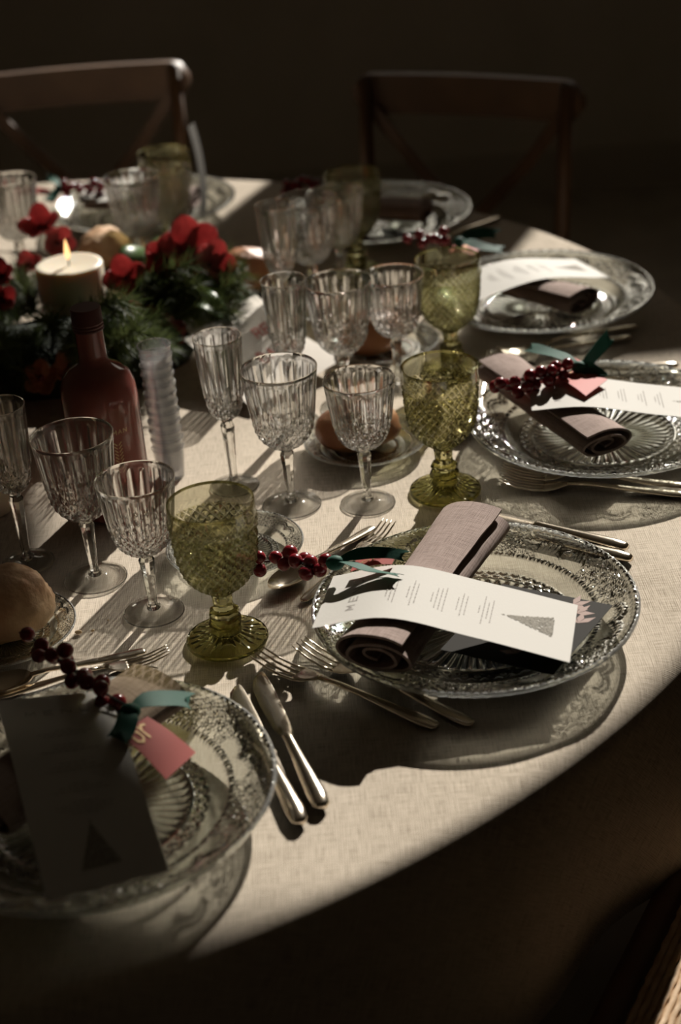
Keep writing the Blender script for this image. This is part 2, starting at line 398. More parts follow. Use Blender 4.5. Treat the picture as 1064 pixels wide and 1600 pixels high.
# ------------------------------------------------------------------ glassware meshes
def fr(x): return x-math.floor(x)
def relief_attr(me, b, amp):
    d = np.hypot(np.array(b.base)[:, 0], np.array(b.base)[:, 1])-np.hypot(np.array(b.v)[:, 0], np.array(b.v)[:, 1])
    z = np.array(b.v)[:, 2]; t = np.clip((d/amp-.70)/.26, 0, 1); t = np.where(z > .1422, .75, t); t = np.where(z > .1640, 0, t)
    a = me.attributes.new('thin', 'FLOAT', 'POINT'); a.data.foreach_set('value', t.astype(np.float32)); return me
def two(me, mat, k):
    me.materials.append(MATS[mat]); n = len(me.polygons)
    me.polygons.foreach_set('material_index', [0]*(n-k)+[1]*k); return me
def wine_meshes(tagname, H, rim, zb, body, nf, ftr, dia_top):
    """fluted bowl with cut diamonds below, faceted stem, domed foot. body: [(z, r)...] outer radius from zb up"""
    n = nf*6; th_w = .0016
    zs = list(np.linspace(zb, H, 44))
    outer = [(0, zb, 'c')] + [(smoothcurve(body, z), z, 'o') for z in zs[1:]] + [(rim-.0006, H+.0007, 'r')]
    zi = zb+.008
    inner = [(max(.0005, smoothcurve(body, z)-th_w), z, 'i') for z in reversed(zs) if z > zi+.004] + [(smoothcurve(body, zi+.003)*.6, zi+.0012, 'i'), (0, zi, 'i')]
    prof = outer+inner; n_in = (len(inner)-1)*n
    def disp(q, th):
        r, z, t = q
        if t != 'o': return 0, 0
        up = sstep(dia_top-.004, dia_top+.004, z)*(1-sstep(H-.010, H-.003, z))
        lo = (1-sstep(dia_top-.003, dia_top+.005, z))*sstep(zb+.001, zb+.006, z)
        d = -up*.0013*abs(math.sin(nf*th/2))
        u = nf*th/(2*PI); vv = (z-zb)/((dia_top-zb)/6)
        a, c = fr(u+vv/2*1.0)-.5, fr(u-vv/2*1.0)-.5
        d += -lo*.0028*max(abs(a), abs(c))*2*min(1, r/.02)
        return d, 0
    b = MB(); b.revolve(prof, n, disp); bowl = thin_attr(two(b.mesh(tagname+'_bowl', 'clear_glass', True, 22), 'inner_wall', n_in), b.base, .960, .998, lambda r, z: z > H-.0024)
    # stem: eight facets, thick below the bowl and drawn in to the foot
    sp = [(0, .0045), (.0062, .0046), (.0052, .010), (.0050, .020), (.0060, zb*.45), (.0078, zb*.80), (.0088, zb*.90), (.0066, zb*.95), (.0075, zb+.0015), (0, zb+.002)]
    b = MB(); b.revolve(sp, 8); stem = b.mesh(tagname+'_stem', 'clear_solid', False)
    fp = [(0, .0004), (ftr*.6, .0008), (ftr-.0015, .0), (ftr, .0012), (ftr-.0006, .0026), (ftr*.75, .0036), (ftr*.45, .0052), (ftr*.25, .0085), (.0066, .0125), (0, .0128)]
    b = MB(); b.revolve(fp, 72); foot = thin_attr(b.mesh(tagname+'_foot', 'clear_foot', True, 40), None, .95, .998, lambda r, z: r > ftr-.002)
    return [('bowl', bowl), ('stem', stem), ('foot', foot)]
WINE = wine_meshes('wine', .182, .0455, .079, [(.079, .008), (.082, .017), (.088, .0255), (.097, .0325), (.11, .0370), (.13, .0395), (.155, .0425), (.182, .0455)], 22, .0363, .118)
SMALL = wine_meshes('small', .165, .0425, .075, [(.075, .008), (.078, .0165), (.084, .0248), (.092, .0305), (.104, .0345), (.12, .0368), (.14, .0395), (.165, .0425)], 22, .0335, .108)
FLUTE = wine_meshes('flute', .202, .0297, .094, [(.094, .007), (.0965, .0125), (.102, .0185), (.110, .0222), (.125, .0245), (.15, .0265), (.175, .0283), (.202, .0297)], 16, .031, .122)
def goblet_parts():
    H, nf = .1664, 26; n = nf*8
    body = [(.060, .0115), (.063, .0150), (.069, .0235), (.077, .0320), (.088, .0388), (.103, .0428), (.122, .0450), (.145, .0460), (.1664, .0452)]
    zs = list(np.linspace(.060, H, 100))
    outer = [(0, .060, 'c')] + [(smoothcurve(body, z), z, 'o') for z in zs] + [(.0446, H+.0008, 'r')]
    inner = [(smoothcurve(body, z)-.0030, z, 'i') for z in reversed(zs[::2]) if z > .074] + [(.012, .0705, 'i'), (0, .070, 'i')]
    def disp(q, th):
        r, z, t = q
        if t != 'o': return 0, 0
        on = sstep(.062, .066, z)*(1-sstep(.1415, .1425, z)); band = sstep(.1435, .1445, z)*(1-sstep(.1495, .1505, z))
        u = nf*th/(2*PI); vv = (z-.060)/.0112
        a, c = abs(fr(u+vv)-.5), abs(fr(u-vv)-.5)
        d = -on*.0030*max(1-2*a, 1-2*c)*min(1, r/.028)
        d += band*.0008*(math.sin(nf*th*1.5)*math.sin((z-.144)*900))-(1-on)*(1-band)*sstep(.140, .145, z)*.0006
        return d, 0
    b = MB(); b.revolve(outer+inner, n, disp); bowl = relief_attr(two(b.mesh('goblet_bowl', 'green_glass', True, 25), 'green_inner', (len(inner)-1)*n), b, .0030)
    st = [(0, .012), (.0165, .0125), (.0145, .017), (.0125, .019), (.0170, .0225), (.0178, .026), (.0165, .0295), (.0128, .0315), (.0150, .034), (.0162, .0365), (.0150, .039), (.0112, .0415), (.0100, .047), (.0104, .054), (.0118, .0605), (0, .0615)]
    b = MB(); b.revolve(st, 16, lambda q, th: (.0006*math.cos(8*th), 0)); stem = b.mesh('goblet_stem', 'green_solid', True, 30)
    fp = [(0, .003), (.030, .002), (.040, .0), (.0428, .0014), (.0436, .0035), (.0428, .0056)] + [(r, .0056+.0085*((.0428-r)/.026)**1.3, 'f') for r in np.linspace(.041, .0175, 10)] + [(0, .0146)]
    def fd(q, th):
        if len(q) > 2: return 0, -.0012*abs(math.sin(11*th))*sstep(.015, .024, q[0])
        return 0, 0
    b = MB(); b.revolve(fp, 132, fd); foot = b.mesh('goblet_foot', 'green_solid', True, 25)
    return [('bowl', bowl), ('stem', stem), ('foot', foot)]
GOBLET = goblet_parts()
def at(x, y, z=0): return (x, y, T+z)
GL = 'clear cut glasses beside the green goblets'
where = {'a': 'in the front row at left', 'b': 'in the middle row', 'c': 'in the third row', 'd': 'in the blurred row behind', 'e': 'far back on the sunlit cloth', 'f': 'at the left edge behind the candle'}
def put(kind, row, x, y, label, rz=0):
    P, nm, cat = {'w': (WINE, 'wine_glass', 'glass'), 's': (SMALL, 'small_wine_glass', 'glass'), 'f': (FLUTE, 'champagne_flute', 'glass'), 'g': (GOBLET, 'green_goblet', 'goblet')}[kind]
    thing(nm, label, cat, P, at(x, y, .0006), (0, 0, rz if rz else rnd.uniform(0, 6)), 'green goblets' if kind == 'g' else GL)
put('g', 'a', -.130, 1.437, 'green diamond-pattern goblet nearest the camera, beside the fork tines')
put('s', 'a', -.212, 1.506, 'small clear wine glass standing just left of the nearest green goblet')
put('w', 'a', -.284, 1.590, 'large clear wine glass in front of the pink bottle')
put('f', 'a', -.368, 1.640, 'dark clear champagne flute cut by the left edge beside the bread')
put('g', 'b', .129, 1.729, 'yellow-green goblet in front of the right-hand plate and fork tips')
put('s', 'b', .034, 1.715, 'small clear wine glass standing in front of the round bun on its plate')
put('w', 'b', -.058, 1.727, 'large clear wine glass between the flute and the bun plate')
put('f', 'b', -.129, 1.790, 'clear champagne flute standing right of the stacked plastic cups')
put('g', 'c', .174, 2.092, 'yellow-green goblet beside the white menu of the far right setting')
put('s', 'c', .096, 2.050, 'small clear wine glass touching the goblet of the third row')
put('w', 'c', .021, 1.998, 'large clear wine glass between flute and small glass of the third row')
put('f', 'c', -.049, 1.965, 'clear champagne flute standing in front of the printed paper sheet')
put('g', 'd', .063, 2.525, 'blurred green goblet behind the far glasses, near the shaded setting')
put('s', 'd', .035, 2.440, 'blurred small wine glass directly in front of the shaded green goblet')
put('w', 'd', -.012, 2.362, 'blurred large wine glass between the far flute and small glass')
put('f', 'd', -.058, 2.280, 'blurred champagne flute leaning foremost of the far glass row')
put('g', 'e', -.253, 2.745, 'blurred green goblet farthest back beneath the left chair')
put('s', 'e', -.243, 2.640, 'blurred small wine glass in front of the farthest green goblet')
put('w', 'e', -.292, 2.560, 'blurred large wine glass above the red flowers')
put('w', 'f', -.497, 2.600, 'blurred large wine glass cut by the left edge behind the red petals')
put('s', 'f', -.560, 2.680, 'blurred small wine glass half out of view at the left edge')

# ------------------------------------------------------------------ plates
def plate_mesh(name):
    RP = .168; n = 576
    def top(r):
        return smoothcurve([(0, .0100), (.02, .0098), (.09, .0098), (.103, .0100), (.109, .0094), (.116, .0125), (.124, .0195), (.13, .0215), (.150, .0290), (.160, .0340), (.1650, .0378), (.1676, .0382)], r)
    rs = [.004, .010, .016, .020] + list(np.linspace(.023, .088, 12)) + [.0895, .091] + list(np.linspace(.092, .103, 9)) + list(np.linspace(.1045, .123, 8)) + list(np.linspace(.1245, .1645, 34)) + [.166, .1674]
    prof = [(0, .0100, 't')] + [(float(r), top(r), 't') for r in rs] + [(.1690, .0368, 'e'), (.1692, .0350, 'e'), (.1680, .0335, 'e')]
    prof += [(r, top(r)-.0042, 'b') for r in (.162, .150, .138, .128, .121, .114)] + [(.107, .0035, 'b'), (.104, .0, 'b'), (.100, .0, 'b'), (.098, .0040, 'b'), (.05, .0045, 'b'), (0, .0045, 'b')]
    def disp(q, th):
        r, z, t = q
        if t == 'e': return 0, .0003*math.sin(96*th)
        if t != 't': return 0, 0
        if r < .0205: return 0, -.0010*abs(math.sin(8*th))*sstep(.004, .012, r)
        if r < .0885: return 0, -.0028*abs(math.sin(24*th))*sstep(.02, .03, r)*(1-sstep(.082, .0885, r))
        if r < .0915: return 0, .0009
        if r <= .1035:
            u = 48*th/(2*PI)*1.0; v = (r-.092)/.0055
            return 0, -.0012*max(1-2*abs(fr(u+v/2)-.5), 1-2*abs(fr(u-v/2)-.5))
        if r < .1245: return 0, 0
        d = 0.0; s = fr(th/(2*PI)*6)            # six repeats of the rim ornament
        if r < .129: d = .0007*(1 if math.sin(160*th) > 0 else 0)
        elif r > .1585: d = .0007*math.sin(128*th)*math.sin((r-.1585)*1400)
        else:
            q1 = (r-.129)/.0295
            if s < .42:                                       # leaf spray: curling fronds either side of an eye
                x = (s-.21)/.21; y = q1*2-1
                for k in range(2):
                    sx = x if k == 0 else -x
                    arc = y-.55*math.sin(sx*PI*.9); d += .0011*math.exp(-(arc*4.2)**2)*(1 if sx > 0 else 0)
                    fro = math.sin(sx*34+y*5); d += .0007*max(0, fro)*math.exp(-((y-.25)*2.0)**2)*(1 if sx > .12 else 0)
                d += .0013*math.exp(-((x*5)**2+(y*2.2)**2))
            elif s < .5 or s > .92: d = .0006*max(0, math.sin(q1*26))*max(0, math.sin(th*130))
            else:                                             # scalloped shells in stepped lines
                x = (s-.71)/.21; y = q1
                rr = math.hypot(fr(x*3)-.5, (y-.05)*1.05); d = .0009*max(0, math.sin(rr*30))
            d += .00055*math.sin(120*th)*math.sin(r*1570)*(.35 if s < .42 else .8)
        return 0, d*1.1
    b = MB(); b.revolve(prof, n, disp); me = b.mesh(name, 'plate_glass', True, 30); me.materials.append(MATS['plate_edge'])
    me.polygons.foreach_set('material_index', [1 if min(math.hypot(*b.base[k][:2]) for k in p.vertices) > .1645 else 0 for p in me.polygons])
    return thin_attr(me, b.base, .980, .9996, lambda r, z: r > .1640)
PLATE = plate_mesh('charger_plate')
PG = 'pressed glass charger plates'
def charger(x, y, label, rz): return tag(ob('charger_plate', PLATE, None, at(x, y, .0006), (0, 0, rz)), label, 'plate', PG)
charger(.130, 1.415, 'pressed glass charger plate holding the sunlit menu and pinkish napkin', .5)
charger(-.245, 1.162, 'pressed glass charger plate at bottom left, half in shadow', 1.1)
charger(.340, 1.832, 'pressed glass charger plate at right under the berry bow', .2)
charger(.330, 2.285, 'pressed glass charger plate at upper right near the table edge', .9)
charger(.105, 2.725, 'pressed glass charger plate in the shade beneath the right chair', .4)
charger(-.313, 2.896, 'pressed glass charger plate farthest back beneath the left chair', .1)
def bread_plate(x, y, label, rz): return tag(ob('bread_plate', PLATE, None, at(x, y, .0006), (0, 0, rz), .47), label, 'plate', 'small glass bread plates')
bread_plate(.040, 1.862, 'small glass plate under the round bun behind the wine glasses', .3)
bread_plate(-.124, 1.615, 'empty small glass plate behind the nearest green goblet', .3)
bread_plate(-.372, 1.476, 'small glass plate under the pale roll at the left edge', .3)
bread_plate(.085, 2.180, 'small glass plate under the bun of the third glass row', .3)
bread_plate(-.115, 2.455, 'small glass plate under the bun right of the red flowers', .3)
bread_plate(-.363, 2.639, 'small glass plate under the floury roll behind the candle', .3)
def bun(rx, ry, rz, seed, rough, mat, split=0):
    b = MB(); b.ball((0, 0, 0), 1, 40, 24)
    v = []
    for x, y, z in b.v:
        p = Vector((x, y, z)); k = 1+.10*noise.noise(p*1.4+Vector((seed, 0, 0)))+rough*noise.noise(p*4+Vector((0, seed, 0)))+rough*.5*noise.noise(p*9+Vector((0, 0, seed)))
        if split: k -= split*math.exp(-((p.x*.7+p.y*.5)*7)**2)*max(0, p.z)
        zz = p.z*k
        if zz < 0: zz *= .62
        v.append((p.x*k*rx, p.y*k*ry, zz*rz))
    zmin = min(q[2] for q in v); v = [(q[0], q[1], q[2]-zmin) for q in v]
    return mesh('bread', v, b.f, mat)
def bread(name, x, y, z, dims, seed, rough, mat, rz, label, split=0):
    return tag(ob(name, bun(*dims, seed, rough, mat, split), None, at(x, y, z), (0, 0, rz)), label, 'bread', 'bread rolls')
bread('bread_bun', .030, 1.872, .0052, (.056, .047, .034), 1, .03, 'crust', .2, 'round glossy brown bun on the small plate behind the wine glasses')
bread('bread_roll', -.372, 1.480, .0052, (.062, .050, .046), 5, .07, 'pale_crust', .5, 'pale crusty roll cut by the left edge of the picture')
bread('bread_bun', .068, 2.185, .0052, (.056, .045, .036), 9, .03, 'crust', .9, 'brown bun seen through the third row of glasses')
bread('bread_bun', -.118, 2.462, .0052, (.056, .045, .044), 13, .04, 'crust', .4, 'dark shaded bun just right of the red flowers')
bread('bread_roll', -.363, 2.645, .0052, (.058, .045, .042), 17, .06, 'pale_crust', 1.5, 'floury pale roll behind the burning candle', .12)
for i, (x, y, s) in enumerate(((-.292, 1.476, .0042), (-.277, 1.478, .0022), (-.262, 1.497, .0016))):
    b = MB(); b.ball((0, 0, .45), 1, 8, 6, (1, .6, .5)); b.v = [(q[0]*s, q[1]*s, q[2]*s) for q in b.v]
    tag(ob('bread_crumb', b.mesh('bread_crumb', 'crumb'), None, at(x, y, .0005), (0, 0, .6*i)), ('largest bread crumb lying on the cloth beside the pale roll', 'small bread crumb right of the largest crumb on the cloth', 'tiniest bread crumb near the foot of a wine glass')[i], 'crumb', 'bread crumbs on the cloth')

# ------------------------------------------------------------------ cutlery (end of the handle at x=0, tip along +x)
def flat_secs(rows): return [((x, y, z), (0, w, 0), (0, 0, h)) for x, y, z, w, h in rows]
def fork_parts(L):
    s = L/.21; b = MB()
    b.loft(flat_secs([(0, 0, .0032, .0030, .0016), (.003, 0, .0033, .0062, .0021), (.015, 0, .0038, .0078, .0026), (.045, 0, .0052, .0062, .0026), (.08, 0, .0080, .0040, .0024), (.11, 0, .0098, .0030, .0024), (.132, 0, .0092, .0036, .0018)]), 12)
    hnd = [(x*s, y*s, z*s) for x, y, z in b.v]; hf = b.f
    b = MB(); b.loft(flat_secs([(.130, 0, .0093, .0036, .0016), (.138, 0, .0078, .0080, .0011), (.146, 0, .0058, .0112, .0010), (.157, 0, .0042, .0124, .0010), (.160, 0, .0040, .0124, .0009)]), 12)
    for k in range(4):
        y = (-1.5+k)*.0066
        b.loft(flat_secs([(.157, y, .0042, .0022, .0010), (.170, y, .0038, .0019, .0010), (.188, y*.99, .0062, .0016, .0009), (.203, y*.97, .0108, .0012, .0008), (.209, y*.96, .0130, .0005, .0004)]), 8)
    b.v = [(x*s, y*s, z*s) for x, y, z in b.v]
    return [('handle', mesh('fork_handle', hnd, hf, 'silverware')), ('fork_head', b.mesh('fork_head', 'silverware'))]
def knife_parts(L):
    s = L/.235; b = MB()
    b.loft(flat_secs([(0, 0, .0052, .0040, .0028), (.004, 0, .0054, .0078, .0044), (.018, 0, .0056, .0094, .0052), (.05, 0, .0056, .0082, .0050), (.085, 0, .0056, .0062, .0046), (.108, 0, .0056, .0052, .0044), (.114, 0, .0056, .0058, .0046), (.117, 0, .0056, .0050, .0034)]), 14)
    h = [(x*s, y*s, z*s) for x, y, z in b.v]; hf = b.f
    b = MB(); b.loft(flat_secs([(.115, 0, .0056, .0052, .0018), (.121, .0002, .0054, .0078, .0011), (.135, .0006, .0046, .0094, .0010), (.175, .0006, .0036, .0104, .0009), (.205, .0000, .0030, .0100, .0008), (.224, -.0020, .0027, .0074, .0007), (.233, -.0050, .0025, .0036, .0006), (.235, -.0065, .0025, .0012, .0004)]), 10)
    b.v = [(x*s, y*s, z*s) for x, y, z in b.v]
    return [('handle', mesh('knife_handle', h, hf, 'silverware')), ('blade', b.mesh('knife_blade', 'silverware', True, 50))]
def spoon_parts(L):
    s = L/.185; b = MB()
    b.loft(flat_secs([(0, 0, .0032, .0030, .0016), (.003, 0, .0033, .0062, .0021), (.015, 0, .0038, .0074, .0025), (.045, 0, .0052, .0058, .0025), (.08, 0, .0085, .0038, .0024), (.108, 0, .0112, .0030, .0024), (.126, 0, .0108, .0040, .0016)]), 12)
    h = [(x*s, y*s, z*s) for x, y, z in b.v]; hf = b.f
    b = MB()
    def bw(u, v):
        a = u*2*PI; r = v; cx = .155; lx, ly = .031, .0185*(1-.14*math.cos(a))
        z = .0105-.0085*(1-r*r)-.002*(1-r)+(.0008 if r > .99 else 0)
        return (cx+lx*r*math.cos(a), ly*r*math.sin(a), z)
    top = [[bw(i/36, max(j/8, .02)) for i in range(36)] for j in range(9)]
    vv = [p for row in top for p in row]; n0 = len(vv); vv += [(x, y, z-.0011) for x, y, z in vv]; ff = []
    for j in range(8):
        for i in range(36):
            a = j*36+i; c = j*36+(i+1) % 36; ff.append((a, c, c+36, a+36)); ff.append((n0+a, n0+a+36, n0+c+36, n0+c))
    ff.append(tuple(range(35, -1, -1))); ff.append(tuple(range(n0, n0+36)))
    for i in range(36): a = 8*36+i; c = 8*36+(i+1) % 36; ff.append((a, c, n0+c, n0+a))
    b.add(vv, ff); b.v = [(x*s, y*s, z*s) for x, y, z in b.v]
    return [('handle', mesh('spoon_handle', h, hf, 'silverware')), ('spoon_bowl', b.mesh('spoon_bowl', 'silverware', True, 40))]
FORK, KNIFE, SPOON, DFORK, DSPOON = fork_parts(.225), knife_parts(.235), spoon_parts(.20), fork_parts(.185), spoon_parts(.178)
def lay(parts, name, tip, end, label, group, dz=0):
    d = Vector((tip[0]-end[0], tip[1]-end[1])); L = {'f': .225, 'k': .235}.get(name, None)
    mid = ((tip[0]+end[0])/2, (tip[1]+end[1])/2); a = math.atan2(d.y, d.x)
    ln = {id(FORK): .225*.995, id(KNIFE): .235, id(SPOON): .20, id(DFORK): .185*.995, id(DSPOON): .178}[id(parts)]
    p = (mid[0]-math.cos(a)*ln/2, mid[1]-math.sin(a)*ln/2)
    return thing(name, label, 'cutlery', parts, at(p[0], p[1], .0012+dz), (0, 0, a), group)
CG = 'silver cutlery of the place settings'
lay(FORK, 'table_fork', (-.101, 1.392), (.077, 1.247), 'silver fork nearest the bottom knives, tines by the goblet foot', CG)
lay(FORK, 'table_fork', (-.058, 1.405), (.112, 1.245), 'silver fork tucked partly under the rim of the menu plate', CG)
lay(KNIFE, 'table_knife', (.125, 1.690), (.318, 1.548), 'silver knife beyond the menu plate, upper of the pair', CG)
lay(KNIFE, 'table_knife', (.115, 1.660), (.322, 1.520), 'silver knife beyond the menu plate, lower of the pair', CG)
lay(DSPOON, 'dessert_spoon', (-.078, 1.525), (.032, 1.644), 'dessert spoon with its bowl under the hanging berries', CG)
lay(DFORK, 'dessert_fork', (.061, 1.655), (-.054, 1.491), 'dessert fork with upright tines above the menu plate', CG)
lay(KNIFE, 'table_knife', (-.124, 1.349), (-.057, 1.118), 'silver knife half under the bottom left plate rim', CG)
lay(KNIFE, 'table_knife', (-.100, 1.366), (-.038, 1.140), 'silver knife lying free right of the bottom left plate', CG)
lay(DFORK, 'dessert_fork', (-.192, 1.411), (-.365, 1.362), 'dessert fork behind the bottom left plate with short tines', CG)
lay(DSPOON, 'dessert_spoon', (-.389, 1.367), (-.211, 1.427), 'dessert spoon beside the fork behind the bottom left plate', CG, .0)
lay(FORK, 'table_fork', (.195, 1.728), (.410, 1.663), 'silver fork in front of the right plate, nearer of the two', CG)
lay(FORK, 'table_fork', (.204, 1.750), (.410, 1.680), 'silver fork under the front rim of the right plate', CG, .003)
lay(DSPOON, 'dessert_spoon', (.162, 1.855), (.200, 2.035), 'dessert spoon left of the right plate beside the goblet', CG)
lay(DFORK, 'dessert_fork', (.238, 2.125), (.192, 1.945), 'dessert fork left of the right plate, blurred tips', CG)
lay(KNIFE, 'table_knife', (.250, 2.055), (.478, 2.030), 'silver knife beyond the right plate by the shadow edge', CG)
lay(KNIFE, 'table_knife', (.245, 2.025), (.478, 2.000), 'silver knife against the far rim of the right plate', CG)
lay(FORK, 'table_fork', (.245, 2.118), (.455, 2.188), 'blurred fork in front of the upper right plate', CG)
lay(FORK, 'table_fork', (.228, 2.085), (.438, 2.150), 'blurred fork nearest the camera at the upper right plate', CG)
lay(FORK, 'table_fork', (.165, 2.575), (.327, 2.741), 'blurred fork reaching the far edge right of the shaded plate', CG)
lay(KNIFE, 'table_knife', (.060, 2.840), (.235, 2.889), 'blurred knife at the far edge behind the shaded plate', CG)
lay(SPOON, 'table_spoon', (-.040, 2.900), (.147, 2.962), 'blurred spoon at the far edge above the green goblet', CG)

# ------------------------------------------------------------------ napkins
def napkin_mesh(name, L, w, h, turns=2.6, seed=0):
    """linen napkin rolled up and pressed flat; roll runs along x"""
    b = MB(); n = 84; th = .0030
    def cs(t, off):
        a = -PI/2+t*turns*2*PI; q = .22+.78*t
        x = math.cos(a)*(w/2*q-off); z = math.sin(a)*(h/2*q-off)
        z = h/2+z*(1 if z > 0 else .82)
        return x, max(z, .0005+(1-t)*.006)
    def sheet(u, v):
        y, z = cs(u, 0); x = (v-.5)*L
        fl = 1+.10*abs(2*v-1)**2+.03*math.sin(v*7+seed)
        x += .004*math.sin(u*turns*6.28*.5+seed)*abs(2*v-1)
        z += .0014*noise.noise(Vector((x*30, y*40, seed)))
        return (x, y*fl, max(z*(.96+.06*abs(2*v-1)), .0004))
    b.sheet(sheet, n, 18, th)
    return b.mesh(name, 'napkin_linen', True, 60)
def napkin(p, q, z, w, h, label, seed, tilt=0):
    p, q = Vector(p), Vector(q); d = q-p; a = math.atan2(d.y, d.x); c = (p+q)/2
    return tag(ob('rolled_napkin', napkin_mesh('rolled_napkin', d.length, w, h, 2.6, seed), None, at(c.x, c.y, z), (0, tilt, a)), label, 'napkin', 'rolled linen napkins on the plates')
napkin((.022, 1.305), (.150, 1.556), .0265, .086, .047, 'pinkish beige rolled napkin crossing beneath the sunlit menu', 1)
napkin((.225, 1.985), (.325, 1.730), .0265, .078, .036, 'rolled beige napkin under the red berries on the right plate', 4)
napkin((.255, 2.330), (.375, 2.195), .0265, .074, .036, 'rolled napkin on the upper right plate, end turned to the camera', 8)
napkin((-.188, 1.292), (-.335, 1.120), .0265, .084, .042, 'shaded rolled napkin beneath the berries on the bottom left plate', 12)
napkin((-.01, 2.775), (.19, 2.665), .0265, .074, .038, 'rolled napkin lying in the shade below the right chair', 16)
napkin((-.415, 2.905), (-.215, 2.86), .0265, .074, .036, 'rolled napkin on the farthest plate beneath the left chair', 20)

# ------------------------------------------------------------------ lettering as strokes
GLY = {'M': [[(0, 0), (0, 1), (.5, .35), (1, 1), (1, 0)]], 'E': [[(1, 1), (0, 1), (0, 0), (1, 0)], [(0, .5), (.8, .5)]], 'N': [[(0, 0), (0, 1), (1, 0), (1, 1)]], 'U': [[(0, 1), (0, .2), (.3, 0), (.7, 0), (1, .2), (1, 1)]],
       'A': [[(0, 0), (.5, 1), (1, 0)], [(.2, .4), (.8, .4)]], 'R': [[(0, 0), (0, 1), (.8, 1), (1, .8), (.8, .5), (0, .5)], [(.5, .5), (1, 0)]], 'I': [[(.5, 0), (.5, 1)], [(.2, 0), (.8, 0)], [(.2, 1), (.8, 1)]],
       'P': [[(0, 0), (0, 1), (.8, 1), (1, .8), (.8, .5), (0, .5)]], 'o': [[(.5, .6), (.1, .45), (.1, .15), (.5, 0), (.9, .15), (.9, .45), (.5, .6)]], 'r': [[(.1, .6), (.1, 0)], [(.1, .4), (.5, .6), (.9, .55)]],
       'D': [[(0, 0), (0, 1), (.6, 1), (1, .7), (1, .3), (.6, 0), (0, 0)]], 'O': [[(.5, 1), (0, .75), (0, .25), (.5, 0), (1, .25), (1, .75), (.5, 1)]], 'S': [[(1, .85), (.6, 1), (0, .8), (.1, .55), (.9, .45), (1, .2), (.5, 0), (0, .12)]]}
def strokes(b, text, fmap, x0, y0, cw, ch, gap, th):
    """flat letters; fmap(x, y) -> 3D point"""
    x = x0
    for chx in text:
        if chx == ' ': x += cw+gap; continue
        for pl in GLY[chx]:
            for (ax, ay), (bx, by) in zip(pl[:-1], pl[1:]):
                A = Vector((x+ax*cw, y0+ay*ch)); B = Vector((x+bx*cw, y0+by*ch)); d = (B-A)
                if d.length < 1e-9: continue
                d.normalize(); n = Vector((-d.y, d.x))*th/2; A2 = A-d*th*.3; B2 = B+d*th*.3
                b.add([fmap(*(A2+n)), fmap(*(A2-n)), fmap(*(B2-n)), fmap(*(B2+n))], [(0, 1, 2, 3)])
        x += cw+gap
# ------------------------------------------------------------------ menu cards
def menu(tl, tr, br, bl, prof, label, title=False, seed=0, text=True):
    """corners with u from the title end to the tree end; prof: [(u, z)] height along the card"""
    tl, tr, br, bl = [Vector((p[0], p[1])) for p in (tl, tr, br, bl)]
    c = (tl+tr+br+bl)/4
    def P(u, v, lift=0):
        p = (tl*(1-u)+tr*u)*(1-v)+(bl*(1-u)+br*u)*v
        return (p.x-c.x, p.y-c.y, smoothcurve(prof, u)+lift)
    b = MB(); b.sheet(lambda u, v: P(v, u), 6, 24, .0004)
    parts = [('card', b.mesh('menu_card', 'paper', True, 40))]
    rr = random.Random(seed); b = MB(); lift = .0005
    def rect(u0, u1, v0, v1):
        k = max(1, int((v1-v0)/.1)); b.grid(lambda a, q: P(u0+(u1-u0)*a, v0+(v1-v0)*q, lift), 1, k)
    if text:
        for blk in (.265, .350, .445, .545, .630):
            for ln in range(rr.choice((3, 3, 4))):
                u = blk+ln*.0165; half = rr.uniform(.12, .26); v = .5-half
                if ln == 0: half *= .5; v = .5-half
                while v < .5+half:
                    wl = rr.uniform(.025, .07); rect(u, u+.0042, v, min(v+wl, .5+half)); v += wl+.014
        strokes(b, 'MENU', lambda x, y: P(.15-y, 1-x, lift), .22, 0, .08, .030, .08, .008)
        parts.append(('printed_text', b.mesh('printed_text', 'print_grey', False)))
    b = MB()
    for k in range(900):                                     # stippled fir tree
        t = rr.random()**.55; v = .5+(rr.random()*2-1)*.165*t*(1+.05*math.sin(t*60)); u = .735+.185*t; s = .0045
        a = rr.uniform(0, 3); b.add([P(u+s*math.cos(a+q*2.09), v+s*2.4*math.sin(a+q*2.09), lift+.0001*(k % 3)/3) for q in range(3)], [(0, 1, 2)])
    for q in range(3):
        b.add([P(.722-.004, .5, lift), P(.728, .485+.01*q, lift), P(.734, .5, lift)], [(0, 1, 2)])
    parts.append(('printed_tree', b.mesh('printed_tree', 'print_tree', False)))
    return thing('menu_card', label, 'menu', parts, at(c.x, c.y), (0, 0, 0), 'white menu cards on the napkins')
arch = [(0, .062), (.3, .0795), (.62, .064), (1, .041)]
menu((-.013, 1.447), (.232, 1.384), (.207, 1.283), (-.038, 1.350), arch, 'sunlit white menu card with a fir tree on the central plate', seed=1)
menu((-.232, 1.258), (-.166, 1.033), (-.264, 1.010), (-.336, 1.256), [(0, .071), (.25, .0755), (.6, .062), (1, .040)], 'shaded menu card with a dark fir tree at bottom left', seed=2)
menu((.254, 1.889), (.500, 1.862), (.490, 1.772), (.246, 1.799), [(0, .066), (.22, .0690), (.6, .055), (1, .040)], 'bright menu card beneath the berry bow on the right plate', seed=3)
menu((.172, 2.285), (.398, 2.383), (.436, 2.290), (.209, 2.190), [(0, .058), (.45, .0690), (1, .043)], 'blurred white menu card on the upper right plate', seed=4)
menu((-.332, 2.822), (-.335, 3.030), (-.430, 3.030), (-.420, 2.822), [(0, .066), (.3, .069), (1, .041)], 'blurred white menu card on the farthest plate', seed=5)
